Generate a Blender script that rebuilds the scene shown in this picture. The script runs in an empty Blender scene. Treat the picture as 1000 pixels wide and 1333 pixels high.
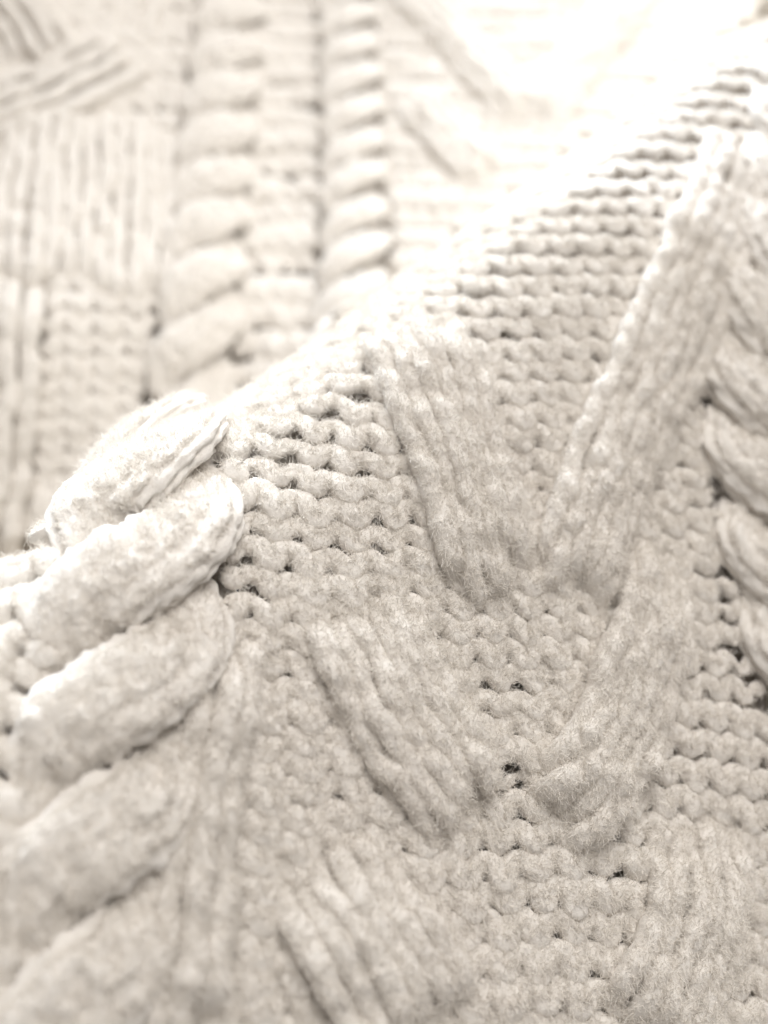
import bpy, math, random
import numpy as np
from mathutils import Vector

random.seed(7)
rng = np.random.default_rng(11)
scene = bpy.context.scene
COL = scene.collection

# ------------------------------------------------------------------ camera
F_PX = 1429.0                       # focal length in photograph pixels (1000 x 1333)
PITCH = math.radians(48.0)
CAM = np.array([0.0, -0.114, 0.156])
cam_data = bpy.data.cameras.new("camera")
cam_data.sensor_fit = 'VERTICAL'
cam_data.sensor_height = 24.0
cam_data.lens = 24.0 * F_PX / 1333.0
cam_data.clip_start = 0.005
cam_data.clip_end = 20.0
cam_data.dof.use_dof = True
cam_data.dof.focus_distance = 0.147
cam_data.dof.aperture_fstop = 6.2
cam = bpy.data.objects.new("camera", cam_data)
cam.location = CAM
cam.rotation_euler = (math.radians(90) - PITCH, 0, 0)
COL.objects.link(cam)
scene.camera = cam

# ------------------------------------------------------------------ light
world = bpy.data.worlds.new("World")
scene.world = world
world.use_nodes = True
bg = world.node_tree.nodes["Background"]
bg.inputs[0].default_value = (1.0, 0.945, 0.89, 1)
bg.inputs[1].default_value = 0.305

def area(name, loc, target, size_x, size_y, power, color):
    l = bpy.data.lights.new(name, 'AREA')
    l.shape = 'RECTANGLE'; l.size = size_x; l.size_y = size_y
    l.energy = power; l.color = color
    o = bpy.data.objects.new(name, l)
    o.location = loc
    o.rotation_euler = (Vector(target) - Vector(loc)).to_track_quat('-Z', 'Y').to_euler()
    COL.objects.link(o)
    return o
area("window_light", (-0.35, 1.10, 0.45), (0, 0.05, 0.03), 0.80, 0.55, 47.0, (0.84, 0.92, 1.0))
area("ceiling_bounce", (0.35, 0.40, 1.25), (0, 0, 0), 0.9, 0.9, 15.0, (1.0, 0.97, 0.935))

scene.view_settings.view_transform = 'Standard'
scene.view_settings.look = 'None'
scene.view_settings.exposure = 0.13
scene.view_settings.gamma = 1.0
scene.cycles.use_denoising = True
scene.cycles.max_bounces = 8
scene.cycles.diffuse_bounces = 4

# ------------------------------------------------------------------ numpy noise
_T = 32
_tab = rng.random((_T, _T, _T)) * 2 - 1
def noise3(p):
    p = np.asarray(p)
    i = np.floor(p).astype(int); f = p - i
    f = f * f * (3 - 2 * f)
    i0 = i % _T; i1 = (i + 1) % _T
    x0, y0, z0 = i0[..., 0], i0[..., 1], i0[..., 2]
    x1, y1, z1 = i1[..., 0], i1[..., 1], i1[..., 2]
    fx, fy, fz = f[..., 0], f[..., 1], f[..., 2]
    def L(a, b, t): return a + (b - a) * t
    return L(L(L(_tab[x0, y0, z0], _tab[x1, y0, z0], fx), L(_tab[x0, y1, z0], _tab[x1, y1, z0], fx), fy),
             L(L(_tab[x0, y0, z1], _tab[x1, y0, z1], fx), L(_tab[x0, y1, z1], _tab[x1, y1, z1], fx), fy), fz)

# ------------------------------------------------------------------ the folded cloth as a height field
P0 = np.array([0.0, 0.0215])
TD = np.array([0.625, 0.781]); TD /= np.linalg.norm(TD)     # along the crest
ND = np.array([TD[1], -TD[0]])                              # down the front slope
Z_CREST = 0.0485
def smax(a, b, k):
    return 0.5 * (a + b + np.sqrt((a - b) ** 2 + k * k))
def sstep(t):
    t = np.clip(t, 0, 1); return t * t * (3 - 2 * t)
def crest_d(x, y):
    """distance from the crest line, positive down the front slope"""
    rx, ry = x - P0[0], y - P0[1]
    d = rx * ND[0] + ry * ND[1]
    s = rx * TD[0] + ry * TD[1]
    return d - 0.0040 * np.exp(-((s - 0.004) / 0.045) ** 2) - 0.0042 * sstep((s - 0.01) / 0.06)
def height(x, y):
    d = crest_d(x, y)
    a = 0.021
    front = Z_CREST - 0.82 * (np.sqrt(d * d + a * a) - a)
    front = smax(front, -0.030 + 0 * d, 0.02)
    back = Z_CREST - 2.0 * (np.sqrt(d * d + a * a) - a)
    # far cloth: gentle rise, a small swell on its left and a second fold in the far left corner
    e = (y - 0.07)
    zb = -0.018 + 0.20 * e
    # swell whose top edge runs from left to right
    u = y - (0.0741 + 0.6 * (x + 0.0815))
    wl = sstep((0.0 - x) / 0.10)
    zb = zb + 0.031 * wl * sstep((u + 0.044) / 0.044)
    # far corner fold
    v = (-(x + 0.0872) * 0.86 + (y - 0.1516) * 0.51)
    zb = zb + 0.075 * sstep(v / 0.075)
    back = smax(back, zb, 0.012)
    w = sstep((d + 0.003) / 0.006)
    return back * (1 - w) + front * w
def normal(x, y):
    e = 4e-4
    hx = (height(x + e, y) - height(x - e, y)) / (2 * e)
    hy = (height(x, y + e) - height(x, y - e)) / (2 * e)
    n = np.stack([-hx, -hy, np.ones_like(hx)], -1)
    return n / np.linalg.norm(n, axis=-1, keepdims=True)
_f = np.array([0, math.cos(PITCH), -math.sin(PITCH)])
_u = np.array([0, math.sin(PITCH), math.cos(PITCH)])
def at(px):
    """where the sight line through a photograph pixel meets the cloth: plan coordinates"""
    px = np.atleast_2d(np.asarray(px, float))
    dirs = _f[None] + np.array([[1., 0, 0]]) * ((px[:, :1] - 500) / F_PX) + _u[None] * ((666.5 - px[:, 1:2]) / F_PX)
    ts = np.linspace(0.07, 0.75, 900)
    P = CAM + dirs[:, None, :] * ts[None, :, None]
    below = P[..., 2] < height(P[..., 0], P[..., 1])
    below[:, -1] = True
    k = np.argmax(below, 1)
    lo = ts[np.maximum(k - 1, 0)]; hi = ts[k]
    for _ in range(18):
        m = 0.5 * (lo + hi)
        Q = CAM + dirs * m[:, None]
        b = Q[:, 2] < height(Q[:, 0], Q[:, 1])
        hi = np.where(b, m, hi); lo = np.where(b, lo, m)
    Q = CAM + dirs * hi[:, None]
    return Q[:, :2]

def catmull(pts, n=24):
    pts = np.asarray(pts, float)
    if len(pts) < 3:
        t = np.linspace(0, 1, n)[:, None]
        return pts[0] * (1 - t) + pts[-1] * t
    p = np.vstack([2 * pts[0] - pts[1], pts, 2 * pts[-1] - pts[-2]])
    out = []
    for i in range(1, len(p) - 2):
        t = np.linspace(0, 1, n, endpoint=False)[:, None]
        a, b, c, d = p[i - 1], p[i], p[i + 1], p[i + 2]
        out.append(0.5 * (2 * b + (c - a) * t + (2 * a - 5 * b + 4 * c - d) * t ** 2 + (3 * b - a - 3 * c + d) * t ** 3))
    out.append(pts[-1][None])
    return np.vstack(out)

def resample(plan, step):
    """plan polyline -> evenly spaced along the cloth; returns plan points and arc length"""
    fine = []
    for i in range(len(plan) - 1):
        t = np.linspace(0, 1, 8, endpoint=False)[:, None]
        fine.append(plan[i] * (1 - t) + plan[i + 1] * t)
    fine.append(plan[-1][None]); fine = np.vstack(fine)
    p3 = np.column_stack([fine, height(fine[:, 0], fine[:, 1])])
    s = np.concatenate([[0], np.cumsum(np.linalg.norm(np.diff(p3, axis=0), axis=1))])
    n = max(4, int(s[-1] / step) + 1)
    ss = np.linspace(0, s[-1], n)
    q = np.column_stack([np.interp(ss, s, fine[:, 0]), np.interp(ss, s, fine[:, 1])])
    return q, ss
def smooth(a, k):
    for _ in range(k):
        b = a.copy(); b[1:-1] = (a[:-2] + 2 * a[1:-1] + a[2:]) / 4; a = b
    return a
def frames(q):
    """point on the cloth, tangent, side and normal along a plan path"""
    N = normal(q[:, 0], q[:, 1])
    P = np.column_stack([q, height(q[:, 0], q[:, 1])])
    T = np.gradient(P, axis=0); T /= np.linalg.norm(T, axis=1, keepdims=True)
    B = np.cross(T, N); B /= np.linalg.norm(B, axis=1, keepdims=True)
    N = np.cross(B, T)
    return P, T, B, N

# ------------------------------------------------------------------ materials
def wool(name, base, deep):
    m = bpy.data.materials.new(name); m.use_nodes = True
    nt = m.node_tree; b = nt.nodes["Principled BSDF"]
    tc = nt.nodes.new("ShaderNodeTexCoord")
    n1 = nt.nodes.new("ShaderNodeTexNoise"); n1.inputs["Scale"].default_value = 420; n1.inputs["Detail"].default_value = 5
    r = nt.nodes.new("ShaderNodeValToRGB")
    r.color_ramp.elements[0].color = (*deep, 1); r.color_ramp.elements[0].position = 0.25
    r.color_ramp.elements[1].color = (*base, 1); r.color_ramp.elements[1].position = 0.65
    nt.links.new(tc.outputs["Object"], n1.inputs["Vector"])
    nt.links.new(n1.outputs["Fac"], r.inputs["Fac"])
    nt.links.new(r.outputs["Color"], b.inputs["Base Color"])
    n2 = nt.nodes.new("ShaderNodeTexNoise"); n2.inputs["Scale"].default_value = 2600; n2.inputs["Detail"].default_value = 4
    n2.inputs["Roughness"].default_value = 0.7
    bp = nt.nodes.new("ShaderNodeBump"); bp.inputs["Strength"].default_value = 0.55; bp.inputs["Distance"].default_value = 0.0004
    nt.links.new(tc.outputs["Object"], n2.inputs["Vector"])
    nt.links.new(n2.outputs["Fac"], bp.inputs["Height"])
    nt.links.new(bp.outputs["Normal"], b.inputs["Normal"])
    b.inputs["Roughness"].default_value = 0.95
    b.inputs["Specular IOR Level"].default_value = 0.0
    b.inputs["Sheen Weight"].default_value = 0.12
    b.inputs["Sheen Roughness"].default_value = 0.6
    return m
M_WOOL = wool("cream_wool", (0.875, 0.835, 0.785), (0.81, 0.765, 0.71))
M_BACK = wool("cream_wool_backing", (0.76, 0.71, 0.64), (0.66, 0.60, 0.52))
M_FUZZ = bpy.data.materials.new("wool_fibre"); M_FUZZ.use_nodes = True
_b = M_FUZZ.node_tree.nodes["Principled BSDF"]
_b.inputs["Base Color"].default_value = (0.87, 0.83, 0.775, 1)
_b.inputs["Roughness"].default_value = 0.9
_b.inputs["Specular IOR Level"].default_value = 0.0
M_DARK = bpy.data.materials.new("dark_cloth"); M_DARK.use_nodes = True
_nt = M_DARK.node_tree
_n = _nt.nodes.new("ShaderNodeTexNoise"); _n.inputs["Scale"].default_value = 90
_r = _nt.nodes.new("ShaderNodeValToRGB")
_r.color_ramp.elements[0].color = (0.022, 0.020, 0.024, 1); _r.color_ramp.elements[1].color = (0.05, 0.045, 0.05, 1)
_nt.links.new(_n.outputs["Fac"], _r.inputs["Fac"])
_nt.links.new(_r.outputs["Color"], _nt.nodes["Principled BSDF"].inputs["Base Color"])
_nt.nodes["Principled BSDF"].inputs["Roughness"].default_value = 0.9

# ------------------------------------------------------------------ object helpers
def empty(name, parent=None):
    o = bpy.data.objects.new(name, None); o.empty_display_size = 0.01
    COL.objects.link(o); o.parent = parent
    return o
def mesh_obj(name, verts, faces, mat, parent):
    me = bpy.data.meshes.new(name)
    verts = np.ascontiguousarray(verts, np.float32); faces = np.ascontiguousarray(faces, np.int32)
    me.vertices.add(len(verts)); me.vertices.foreach_set("co", verts.ravel())
    k = faces.shape[1]
    me.loops.add(faces.size); me.loops.foreach_set("vertex_index", faces.ravel())
    me.polygons.add(len(faces))
    me.polygons.foreach_set("loop_start", np.arange(0, faces.size, k, dtype=np.int32))
    me.polygons.foreach_set("use_smooth", np.ones(len(faces), bool))
    me.update(calc_edges=True)
    me.materials.append(mat)
    o = bpy.data.objects.new(name, me); COL.objects.link(o); o.parent = parent
    return o

HAIR_P, HAIR_N, HAIR_T, HAIR_W = [], [], [], []
TRIS = [0]
def tube(name, P, B, N, ra, rb, parent, sides=14, lump=None, fuzz=1.0, rough=1.0, mat=None, sq=2.6):
    """a yarn: closed tube along P with half-widths ra (along B) and rb (along N), roughened like felted wool"""
    m = len(P)
    ra = np.broadcast_to(ra, (m,)).copy(); rb = np.broadcast_to(rb, (m,)).copy()
    th = np.linspace(0, 2 * np.pi, sides, endpoint=False)
    c, s = np.cos(th), np.sin(th)
    k = (np.abs(c) ** sq + np.abs(s) ** sq) ** (-1.0 / sq); c, s = c * k, s * k        # flattened, pressed-together section
    cap = np.ones(m); k = min(5, m // 3)
    cap[:k] = np.sqrt(np.linspace(0.05, 1, k)); cap[-k:] = cap[:k][::-1]
    D = B[:, None, :] * c[None, :, None] * (ra * cap)[:, None, None] + N[:, None, :] * s[None, :, None] * (rb * cap)[:, None, None]
    if lump is not None:
        D = D * (1 + lump(th))[..., None]
    V = P[:, None, :] + D
    R = D / (np.linalg.norm(D, axis=-1, keepdims=True) + 1e-12)
    disp = (0.00030 * noise3(V / 0.0028) + 0.00022 * noise3(V / 0.0012 + 7.3) + 0.00017 * noise3(V / 0.00055 + 3.1)) * rough
    V = V + R * disp[..., None]
    idx = np.arange(m * sides).reshape(m, sides)
    a = idx[:-1]; b = idx[1:]
    F = np.stack([a, np.roll(a, -1, 1), np.roll(b, -1, 1), b], -1).reshape(-1, 4)
    TRIS[0] += len(F) * 2
    T = np.gradient(P, axis=0); T /= (np.linalg.norm(T, axis=1, keepdims=True) + 1e-12)
    up = (R * N[:, None, :]).sum(-1) > 0.25
    HAIR_P.append(V[up]); HAIR_N.append(R[up])
    HAIR_T.append(np.broadcast_to(T[:, None, :], V.shape)[up])
    area_w = (np.linalg.norm(np.gradient(P, axis=0), axis=1) * (ra + rb))[:, None] * np.ones(sides) * fuzz / sides
    HAIR_W.append(area_w[up])
    return mesh_obj(name, V.reshape(-1, 3), F, mat or M_WOOL, parent)

# ------------------------------------------------------------------ setting: what the cloth lies on
g = 3.0
gv = np.array([[-g, -g, -0.055], [g, -g, -0.055], [g, g, -0.055], [-g, g, -0.055]])
ground = mesh_obj("ground", gv, np.array([[0, 1, 2, 3]]), M_DARK, None)
ground["kind"] = "structure"; ground["label"] = "dark cloth surface glimpsed through gaps in the knitting"

fabric = empty("knitted_sweater")
fabric["label"] = "thick cream cable-knit wool sweater lying in soft folds with a diagonal ridge"
fabric["category"] = "sweater"

# ------------------------------------------------------------------ backing layer with small gaps
HOLES = [  # photograph pixels of the dark gaps between yarns, radius in mm
    (322, 735, 1.1), (318, 612, 0.8), (330, 800, 0.7), (325, 690, 0.6), (320, 765, .6),
    (52, 915, 1.5), (40, 972, 1.3), (5, 1035, 0.9), (45, 848, .7),
    (908, 548, 1.1), (915, 600, .9), (917, 640, 1.), (925, 672, .9), (930, 720, 1.2), (930, 765, 1.), (936, 795, .9),
    (958, 815, 1.1), (952, 845, 1.), (955, 870, 1.2), (968, 897, 1.), (985, 925, 1.2), (990, 990, 1.), (905, 490, .8),
    (642, 1003, 1.0), (668, 1012, 1.0), (655, 1025, 0.9),
    (397, 152, 2.0), (345, 230, 1.9), (376, 244, 1.9), (341, 290, 2.0), (390, 288, 1.9), (334, 350, 2.2), (372, 357, 1.8), (398, 358, 1.8),
    (340, 432, 1.9), (316, 478, 1.9), (333, 462, 1.7),
]
hp = at([(h[0], h[1]) for h in HOLES]); hr = np.array([h[2] for h in HOLES]) * 1e-3
def build_backing():
    nx, ny = 420, 520
    xs = np.linspace(-0.20, 0.20, nx); ys = np.linspace(-0.145, 0.36, ny)
    X, Y = np.meshgrid(xs, ys)
    Z = height(X, Y); N = normal(X, Y)
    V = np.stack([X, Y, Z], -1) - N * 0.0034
    V = V + N * (0.0006 * noise3(V / 0.003))[..., None]
    pit = np.zeros_like(X)
    for (hx, hy), r in zip(hp, hr):
        pit = np.maximum(pit, np.exp(-((X - hx) ** 2 + (Y - hy) ** 2) / (1.2 * r) ** 2))
    V = V - N * (0.014 * pit)[..., None]
    idx = np.arange(nx * ny).reshape(ny, nx)
    F = np.stack([idx[:-1, :-1], idx[:-1, 1:], idx[1:, 1:], idx[1:, :-1]], -1).reshape(-1, 4)
    cx = X.ravel()[F].mean(1); cy = Y.ravel()[F].mean(1)
    keep = np.ones(len(F), bool)
    for (hx, hy), r in zip(hp, hr):
        keep &= (cx - hx) ** 2 + (cy - hy) ** 2 > (r * 0.7) ** 2
    TRIS[0] += keep.sum() * 2
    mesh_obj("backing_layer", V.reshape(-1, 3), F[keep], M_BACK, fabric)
build_backing()

# ------------------------------------------------------------------ purl rows
def stitch_row(plan, pitch, width, parent, h0=0.0010, fuzz=1.0, phase=0.0, step=0.00026, sides=34):
    q, s = resample(smooth(plan, 3), step)
    if s[-1] < width * 0.7: return
    L = s[-1]
    # loops of yarn: sideways swing, along-row lag and lift, all slightly irregular
    jit = noise3(np.column_stack([s / (width * 1.3), np.full_like(s, random.random() * 30), np.zeros_like(s)]))
    t = 2 * np.pi * q[:, 0] * 1.22 / width + phase + 0.65 * jit      # stitches stand in columns from row to row
    am = 1 + 0.4 * noise3(np.column_stack([s / (width * 0.9), np.full_like(s, random.random() * 30), np.ones_like(s)]))
    P, T, B, N = frames(q)
    side = pitch * (0.27 * np.cos(t) + 0.075 * np.cos(2 * t)) * am + pitch * 0.08 * jit
    along = 0.0 * s
    lift = h0 + 0.05 * pitch * np.cos(t + 0.5) * am + 0.05 * pitch * jit
    C = P + B * side[:, None] + T * along[:, None] + N * lift[:, None]
    T2 = np.gradient(C, axis=0); T2 /= np.linalg.norm(T2, axis=1, keepdims=True)
    B2 = np.cross(T2, N); B2 /= np.linalg.norm(B2, axis=1, keepdims=True)
    N2 = np.cross(B2, T2)
    r = pitch * (0.455 + 0.02 * np.cos(t + 0.3) + 0.055 * jit)
    dh = np.sqrt(((C[:, None, :2] - hp[None]) ** 2).sum(-1)) / (hr[None] * 1.35)
    r = r * (1 - 0.72 * np.exp(-dh ** 2).max(1))             # the yarn is pinched where a gap opens
    return tube("stitch_row", C, B2, N2, r, r * 0.66, parent, sides, fuzz=fuzz)

def xline(tab, y):
    tab = np.array(tab, float); return np.interp(y, tab[:, 0], tab[:, 1])
# right edge of the near cable and left edge of the right cable as image lines (y, x)
C1R = [(430, 330), (560, 322), (640, 318), (720, 318), (780, 312), (860, 300), (950, 285), (1050, 268), (1150, 255), (1250, 245), (1400, 236)]
C3L = [(60, 1130), (200, 1060), (300, 990), (370, 948), (450, 912), (560, 910), (640, 918), (740, 935), (850, 965), (950, 995), (1050, 1030), (1200, 1090), (1400, 1170)]
front_panel = empty("purl_panel", fabric)
y = 30.0
row = 0
while y < 1440:
    pitch_px = np.interp(y, [0, 250, 500, 700, 900, 1100, 1333], [19, 24, 29, 32, 33, 41, 45])
    xa = xline(C1R, y) - 24; xb = xline(C3L, y) + 6
    xs = np.arange(xa, xb, 6.0)
    wob = 15 * np.sin(xs / 150.0 + row * 0.16) + 6 * np.sin(xs / 58.0 + row * 0.25) + 1.5 * np.sin(xs / 33.0 + 2.1 * row)
    plan = at(np.column_stack([xs, y + wob]))
    d = crest_d(plan[:, 0], plan[:, 1])
    ok = d > 0.001
    # keep the run on the front slope, then carry it over the crest
    if ok.any():
        i0 = np.argmax(ok)
        plan = plan[i0:]
        if i0 > 0 and len(plan) > 3:
            dirv = plan[3] - plan[0]; dirv = dirv / np.linalg.norm(dirv)
            dirv = np.array([1.0, 0.38]) / np.hypot(1, .38)
            ext = plan[0] - dirv * np.linspace(0.030, 0.0006, 26)[:, None]
            plan = np.vstack([ext, plan])
        if len(plan) > 6:
            mid = plan[len(plan) // 2]
            z = height(mid[:1], mid[1:])[0]
            depth = np.dot(np.array([mid[0], mid[1], z]) - CAM, _f)
            pm = pitch_px / F_PX * depth
            stitch_row(plan, pm * np.interp(y, [650, 1060], [1.02, 0.90]), 0.0060, front_panel, phase=0.6 * math.sin(row * 1.7) + random.uniform(-.4, .4))
    y += pitch_px; row += 1
print("rows", row, "tris", TRIS[0])

def pixel_rows(parent, y0, y1, pitch_px, left, right, width, tilt=0.0, h0=0.0012, fuzz=0.5, gain=1.0):
    y = y0
    while y < y1:
        p = pitch_px(y) if callable(pitch_px) else pitch_px
        xa, xb = xline(left, y), xline(right, y)
        xs = np.arange(xa, xb, 6.0)
        if len(xs) > 4:
            plan = at(np.column_stack([xs, y + tilt * (xs - xa) + 2 * np.sin(xs / 40 + y)]))
            keep = np.cumprod(crest_d(plan[:, 0], plan[:, 1]) < -0.007).astype(bool)     # stop at the foot of the ridge
            plan = plan[keep]
            if len(plan) > 4:
                jump = np.linalg.norm(np.diff(plan, axis=0), axis=1) > 0.012
                if jump.any(): plan = plan[:np.argmax(jump) + 1]
            if len(plan) > 4 and np.linalg.norm(np.diff(plan, axis=0), axis=1).max() < 0.02:
                a = at([((xa + xb) / 2, y)])[0]; b = at([((xa + xb) / 2, y + p)])[0]
                pa = np.array([*a, height(a[0], a[1])]); pb = np.array([*b, height(b[0], b[1])])
                pm = min(np.linalg.norm(pa - pb), 0.0075) * gain
                stitch_row(plan, pm, width, parent, h0=h0, fuzz=fuzz, phase=random.uniform(-.7, .7), step=0.0005, sides=11)
        y += p

# ------------------------------------------------------------------ rope cables
def cable_path(segs, step, ext=0.0):
    parts = [at(catmull(s, 20)) for s in segs]
    plan = np.vstack(parts)
    if ext:                                   # carry the end on, out of sight at the foot of the ridge
        dv = plan[-1] - plan[-6]; dv /= np.linalg.norm(dv)
        plan = np.vstack([plan, plan[-1] + dv * np.linspace(0.002, ext, 12)[:, None]])
    q, s = resample(plan, 0.002)
    q = smooth(q, 10)
    return resample(q, step)
def cable(name, segs, hand, spacing, A, rs, lift, anchor=(500, 500), end=1.0, ext=0.0,  fuzz=1.0, step=0.00034, sides=96, flat=0.40, sq=2.2, label=None):
    root = empty(name, fabric)
    if label: root["label"] = label
    q, s = cable_path(segs, step, ext)
    s0 = s[np.argmin(((q - at([anchor])[0]) ** 2).sum(1))]      # a crease between two turns of the rope lies here
    P, T, B, N = frames(q)
    N = smooth(N, 300); N /= np.linalg.norm(N, axis=1, keepdims=True)
    B = np.cross(T, N); B /= np.linalg.norm(B, axis=1, keepdims=True)
    P = smooth(P, 60)
    tube("cable_core", P - N * 0.0008, B, N, A * 1.25, 0.0028, root, 20, fuzz=0.3 * fuzz)
    # B points to the left of travel; travel runs down the picture so B points to the viewer's right or left by hand
    for k in range(2):
        wob = 0.25 * noise3(np.column_stack([s / 0.02, np.full_like(s, k * 5.5), np.zeros_like(s)]))
        ph = np.pi * ((s - s0) / spacing) + k * np.pi + wob
        wide = 0.78 + 0.22 * sstep((crest_d(q[:, 0], q[:, 1]) + 0.03) / 0.03)
        wide = wide * np.interp(s, [s[-1] - 0.09, s[-1]], [1.0, end])     # the far stretch is pulled narrower
        lat = A * wide * np.cos(ph) * hand
        up = lift + 0.0024 * (1 - sstep((crest_d(q[:, 0], q[:, 1]) + 0.03) / 0.03)) + 0.0021 * np.sin(ph) * np.interp(s, [s[-1] - 0.08, s[-1]], [1.0, 0.6 + 0.4 * (end == 1.0)])
        C = P + B * lat[:, None] + N * up[:, None]
        T2 = np.gradient(C, axis=0); T2 /= np.linalg.norm(T2, axis=1, keepdims=True)
        B2 = np.cross(T2, N); B2 /= np.linalg.norm(B2, axis=1, keepdims=True)
        N2 = np.cross(B2, T2)
        sl = np.concatenate([[0], np.cumsum(np.linalg.norm(np.diff(C, axis=0), axis=1))])
        r = rs * wide * (1 + 0.10 * np.sin(ph) + 0.07 * noise3(np.column_stack([s / 0.008, np.full_like(s, k * 3.3 + 9), np.zeros_like(s)])))
        def lump(th, sl=sl, k=k):
            cords = 0.03 - 0.10 * (0.5 + 0.5 * np.cos(10 * th))[None, :] ** 3
            vee = 0.03 * np.cos(2 * np.pi * sl[:, None] / 0.0042 + 2.2 * np.cos(4.5 * th)[None, :])
            return cords + vee
        tube("strand", C, B2, N2, r, r * flat, root, sides, lump=lump, fuzz=1.3 * fuzz, rough=1.7, sq=sq)
    return root

cable("cable", [[(298, -40), (292, 80), (278, 200), (265, 320), (255, 430), (240, 520)],
                [(203, 640), (184, 760), (166, 880), (146, 1000), (122, 1150), (98, 1300), (76, 1440)]],
      -1, 0.0160, 0.0068, 0.0063, 0.0017, end=0.82, anchor=(182, 832), label="wide rope cable passing over the ridge")
cable("cable", [[(444, -40), (452, 100), (457, 200), (458, 290), (459, 360)]],
      -1, 0.0132, 0.0066, 0.0048, 0.0040, anchor=(457, 240), ext=0.045, fuzz=0.4, step=0.0006, sides=34, label="blurred rope cable in the sunlit hollow")
cable("cable", [[(1055, 110), (1020, 280), (988, 380), (975, 480), (978, 560), (990, 640), (1008, 740), (1040, 850), (1080, 970), (1130, 1100)]],
      1, 0.0152, 0.0072, 0.0062, 0.0016, flat=0.5, sq=2.0, anchor=(975, 592), fuzz=0.8, label="rope cable at the picture's edge beside a line of gaps")

# ------------------------------------------------------------------ chevron arms and knit columns made of cords
def cords(name, ctrl, offsets, r, parent=None, lift=0.0031, fuzz=0.75, step=0.0003, sides=26, period=0.0046, sag=True, taper=None):
    root = empty(name, parent or fabric)
    q0, s0 = resample(smooth(at(catmull(ctrl, 16)), 4), 0.0015)
    q0 = smooth(q0, 4)
    P, T, B, N = frames(q0)
    for i, off in enumerate(offsets):
        if taper:
            f = np.interp(np.linspace(0, 1, len(q0)), [0, 1], taper)
        else:
            f = np.ones(len(q0))
        B2 = B[:, :2] / (np.linalg.norm(B[:, :2], axis=1, keepdims=True) + 1e-9) * np.linalg.norm(B[:, :2], axis=1, keepdims=True)
        q = q0 + B2 * (off * f)[:, None]
        a = random.uniform(0, 0.003); b = random.uniform(0, 0.004)
        q, s = resample(q, step)
        cut = int(a / step); cut2 = len(q) - int(b / step); q = q[cut:cut2]; s = s[cut:cut2]
        Pc, Tc, Bc, Nc = frames(q)
        sd = random.random() * 30
        j = noise3(np.column_stack([s / 0.006, np.full_like(s, sd), np.zeros_like(s)]))
        j2 = noise3(np.column_stack([s / 0.004, np.full_like(s, sd + 9), np.zeros_like(s)]))
        edge = abs(off) / (max(abs(o) for o in offsets) + 1e-9)
        C = Pc + Bc * (0.0008 * j)[:, None] + Nc * (lift * (1 - 0.22 * edge ** 2) + 0.0005 * j2)[:, None]
        sgn = 1 if i % 2 else -1
        ph = random.random() * 0.8
        rr = r * (1 + 0.10 * j2)
        def lump(th, s=s, sgn=sgn, ph=ph, j=j):
            return 0.065 * np.cos(2 * np.pi * s[:, None] / period + sgn * 1.7 * np.cos(th)[None, :] + ph + 1.2 * j[:, None])
        # sink the ends into the ground
        sink = np.minimum(np.minimum((s - s[0]) / 0.015, (s[-1] - s) / 0.007), 1.0)
        C = C - Nc * (0.0050 * (1 - sink) ** 2)[:, None]
        tube("cord", C, Bc, Nc, rr, rr * 1.0, root, sides, lump=lump, fuzz=fuzz, rough=0.65)
    return root

o5 = np.array([-2.5, -1.5, -.5, .5, 1.5, 2.5]) * 0.00285
R5 = 0.00168
cords("chevron_arm", [(515, 415), (545, 470), (582, 580), (608, 680), (630, 752), (652, 795)], o5, R5, taper=(1.0, .7))
cords("chevron_arm", [(975, 180), (945, 260), (905, 340), (865, 430), (815, 540), (772, 640), (742, 735), (722, 795)], o5, R5, taper=(1.0, 0.75))
cords("chevron_arm", [(455, 745), (468, 800), (490, 870), (535, 960), (588, 1030), (636, 1078)], o5, R5, taper=(1.0, .8))
cords("chevron_arm", [(848, 690), (838, 780), (815, 880), (782, 960), (742, 1030), (694, 1082)], o5, R5, taper=(.6, .95), lift=0.0038)
cords("chevron_arm", [(402, 1080), (440, 1170), (490, 1260), (560, 1380)], o5, R5, lift=0.0040)
cords("chevron_arm", [(893, 1045), (895, 1150), (870, 1250), (825, 1380)], o5, R5, lift=0.0042)

cords("knit_column", [(300, 772), (290, 880), (270, 990), (250, 1100), (236, 1220), (218, 1400)], np.array([-1, 0, 1]) * 0.0027, 0.0017, lift=0.0030)
# left of the near cable
side_panel = empty("purl_panel", fabric)
y = 758
while y < 1300:
    xs = np.arange(-110, np.interp(y, [758, 900, 1050, 1250], [84, 66, 52, 40]), 6.0)
    plan = at(np.column_stack([xs, y - 0.10 * xs + 3 * np.sin(xs / 37 + y)]))
    plan = plan[crest_d(plan[:, 0], plan[:, 1]) > -0.004]
    if len(plan) > 6:
        if crest_d(plan[0, 0], plan[0, 1]) < 0.006:
            plan = np.vstack([plan[0] - np.array([0.93, 0.36]) * np.linspace(0.03, 0.001, 20)[:, None], plan])
        stitch_row(plan, 0.0047, 0.0062, side_panel, h0=0.0018, phase=random.uniform(-.7, .7))
    y += 46

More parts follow.
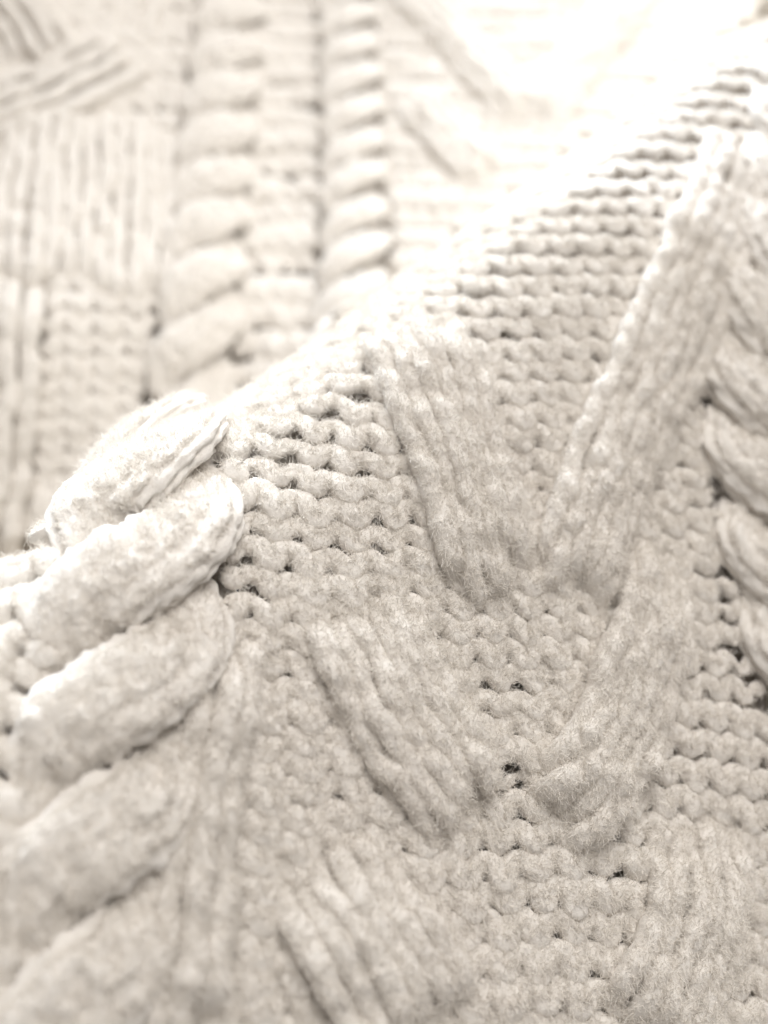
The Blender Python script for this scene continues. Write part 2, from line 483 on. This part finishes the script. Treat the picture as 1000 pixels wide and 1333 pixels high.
# far cloth
far_left = empty("purl_panel", fabric)
corner_panel = empty("purl_panel", fabric)
pixel_rows(corner_panel, -60, 372, 22, [(-60, -60), (372, -60)], [(-60, 268), (50, 258), (150, 244), (250, 228), (372, 206)], 0.0068, h0=0.0004)
C1L = [(360, 204), (400, 214), (480, 199), (560, 179), (720, 134)]
pixel_rows(far_left, 372, 740, 26, [(360, 62), (500, 48), (740, 25)], C1L, 0.0068, h0=0.001)
hole_col = empty("purl_panel", fabric)
pixel_rows(hole_col, -30, 500, lambda y: np.interp(y, [0, 450], [26, 36]), [(-30, 330), (200, 318), (480, 302)], [(-30, 416), (200, 418), (480, 416)], 0.006)
far_right = empty("purl_panel", fabric)
pixel_rows(far_right, -40, 400, lambda y: np.interp(y, [0, 300], [20, 26]), [(-40, 472), (200, 494), (400, 512)], [(-40, 1100), (60, 1000), (120, 900), (200, 800), (300, 650), (400, 560)], 0.0062)
cords("knit_column", [(24, 350), (12, 420), (2, 560), (-18, 740)], np.array([-1, 0, 1]) * 0.0042, 0.0022, fuzz=.4, step=.0007, sides=10)
cords("rib_panel", [(122, 130), (112, 270), (106, 400)], np.arange(-6, 6) * 0.0036, 0.0019, fuzz=.4, step=.0007, sides=10, lift=0.0028)
cords("chevron_arm", [(-60, 172), (20, 150), (90, 120), (170, 70)], np.array([-1.5, -.5, .5, 1.5]) * 0.0045, 0.0018, fuzz=.4, step=.0007, sides=10, lift=0.0042)
cords("chevron_arm", [(-20, -40), (25, 30), (75, 100)], np.array([-1.5, -.5, .5, 1.5]) * 0.0045, 0.0018, fuzz=.4, step=.0007, sides=10, lift=0.0042)
cords("rib_panel", [(190, -40), (185, 20), (178, 70)], np.array([-1.5, -.5, .5, 1.5]) * 0.0042, 0.0019, fuzz=.4, step=.0007, sides=10, lift=.0015)
cords("chevron_arm", [(500, -30), (580, 50), (690, 170)], np.array([-1.5, -.5, .5, 1.5]) * 0.0034, 0.0021, fuzz=.4, step=.0007, sides=10, lift=0.0046)
cords("chevron_arm", [(850, -40), (770, 70), (690, 175)], np.array([-1.5, -.5, .5, 1.5]) * 0.0034, 0.0021, fuzz=.4, step=.0007, sides=10, lift=0.0046)
cords("chevron_arm", [(520, 120), (580, 190), (640, 250)], np.array([-1.5, -.5, .5, 1.5]) * 0.0034, 0.0021, fuzz=.4, step=.0007, sides=10, lift=0.0046)

# ------------------------------------------------------------------ fuzz: loose wool fibres standing off the yarn
def build_fuzz(n):
    Pn = np.vstack(HAIR_P); Nn = np.vstack(HAIR_N); Tn = np.vstack(HAIR_T); W = np.concatenate(HAIR_W)
    dep = (Pn - CAM) @ _f
    W = W * np.where(dep < 0.19, 1.0, 0.2)
    pick = rng.choice(len(Pn), n, p=W / W.sum())
    p = Pn[pick]; nn = Nn[pick]; tt = Tn[pick]
    rnd = rng.normal(size=(n, 3)); rnd -= nn * (rnd * nn).sum(1, keepdims=True)
    rnd /= np.linalg.norm(rnd, axis=1, keepdims=True) + 1e-9
    p = p + rnd * rng.random((n, 1)) * 0.0003
    ln = 0.0005 + 0.0010 * rng.random(n) ** 2
    long_ = rng.random(n) < 0.004
    ln = np.where(long_, rng.uniform(0.002, 0.004, n), ln)
    lean = rng.uniform(0.5, 1.6, n)
    d1 = nn + rnd * lean[:, None] + tt * rng.normal(size=(n, 1)) * 0.3
    d1 /= np.linalg.norm(d1, axis=1, keepdims=True)
    rnd2 = rng.normal(size=(n, 3)); curl = rnd2 / np.linalg.norm(rnd2, axis=1, keepdims=True)
    K = 5
    tt_ = np.linspace(0, 1, K)
    pts = p[:, None, :] + ln[:, None, None] * (d1[:, None, :] * tt_[None, :, None] + curl[:, None, :] * (0.55 * tt_ ** 2)[None, :, None]
          - nn[:, None, :] * (0.25 * tt_ ** 2)[None, :, None])
    pts[:, 0] -= nn * 0.0001
    hc = bpy.data.hair_curves.new("fuzz")
    hc.add_curves([K] * n)
    hc.attributes["position"].data.foreach_set("vector", pts.astype(np.float32).ravel())
    ra = hc.attributes.get("radius") or hc.attributes.new("radius", 'FLOAT', 'POINT')
    base_r = rng.uniform(0.000024, 0.000048, n); base_r = np.where(long_, 0.000018, base_r)
    ra.data.foreach_set("value", (base_r[:, None] * (1 - 0.6 * tt_)[None]).astype(np.float32).ravel())
    hc.materials.append(M_FUZZ)
    o = bpy.data.objects.new("fuzz", hc); COL.objects.link(o); o.parent = fabric
    o["kind"] = "stuff"
build_fuzz(600000)
print("triangles", TRIS[0])
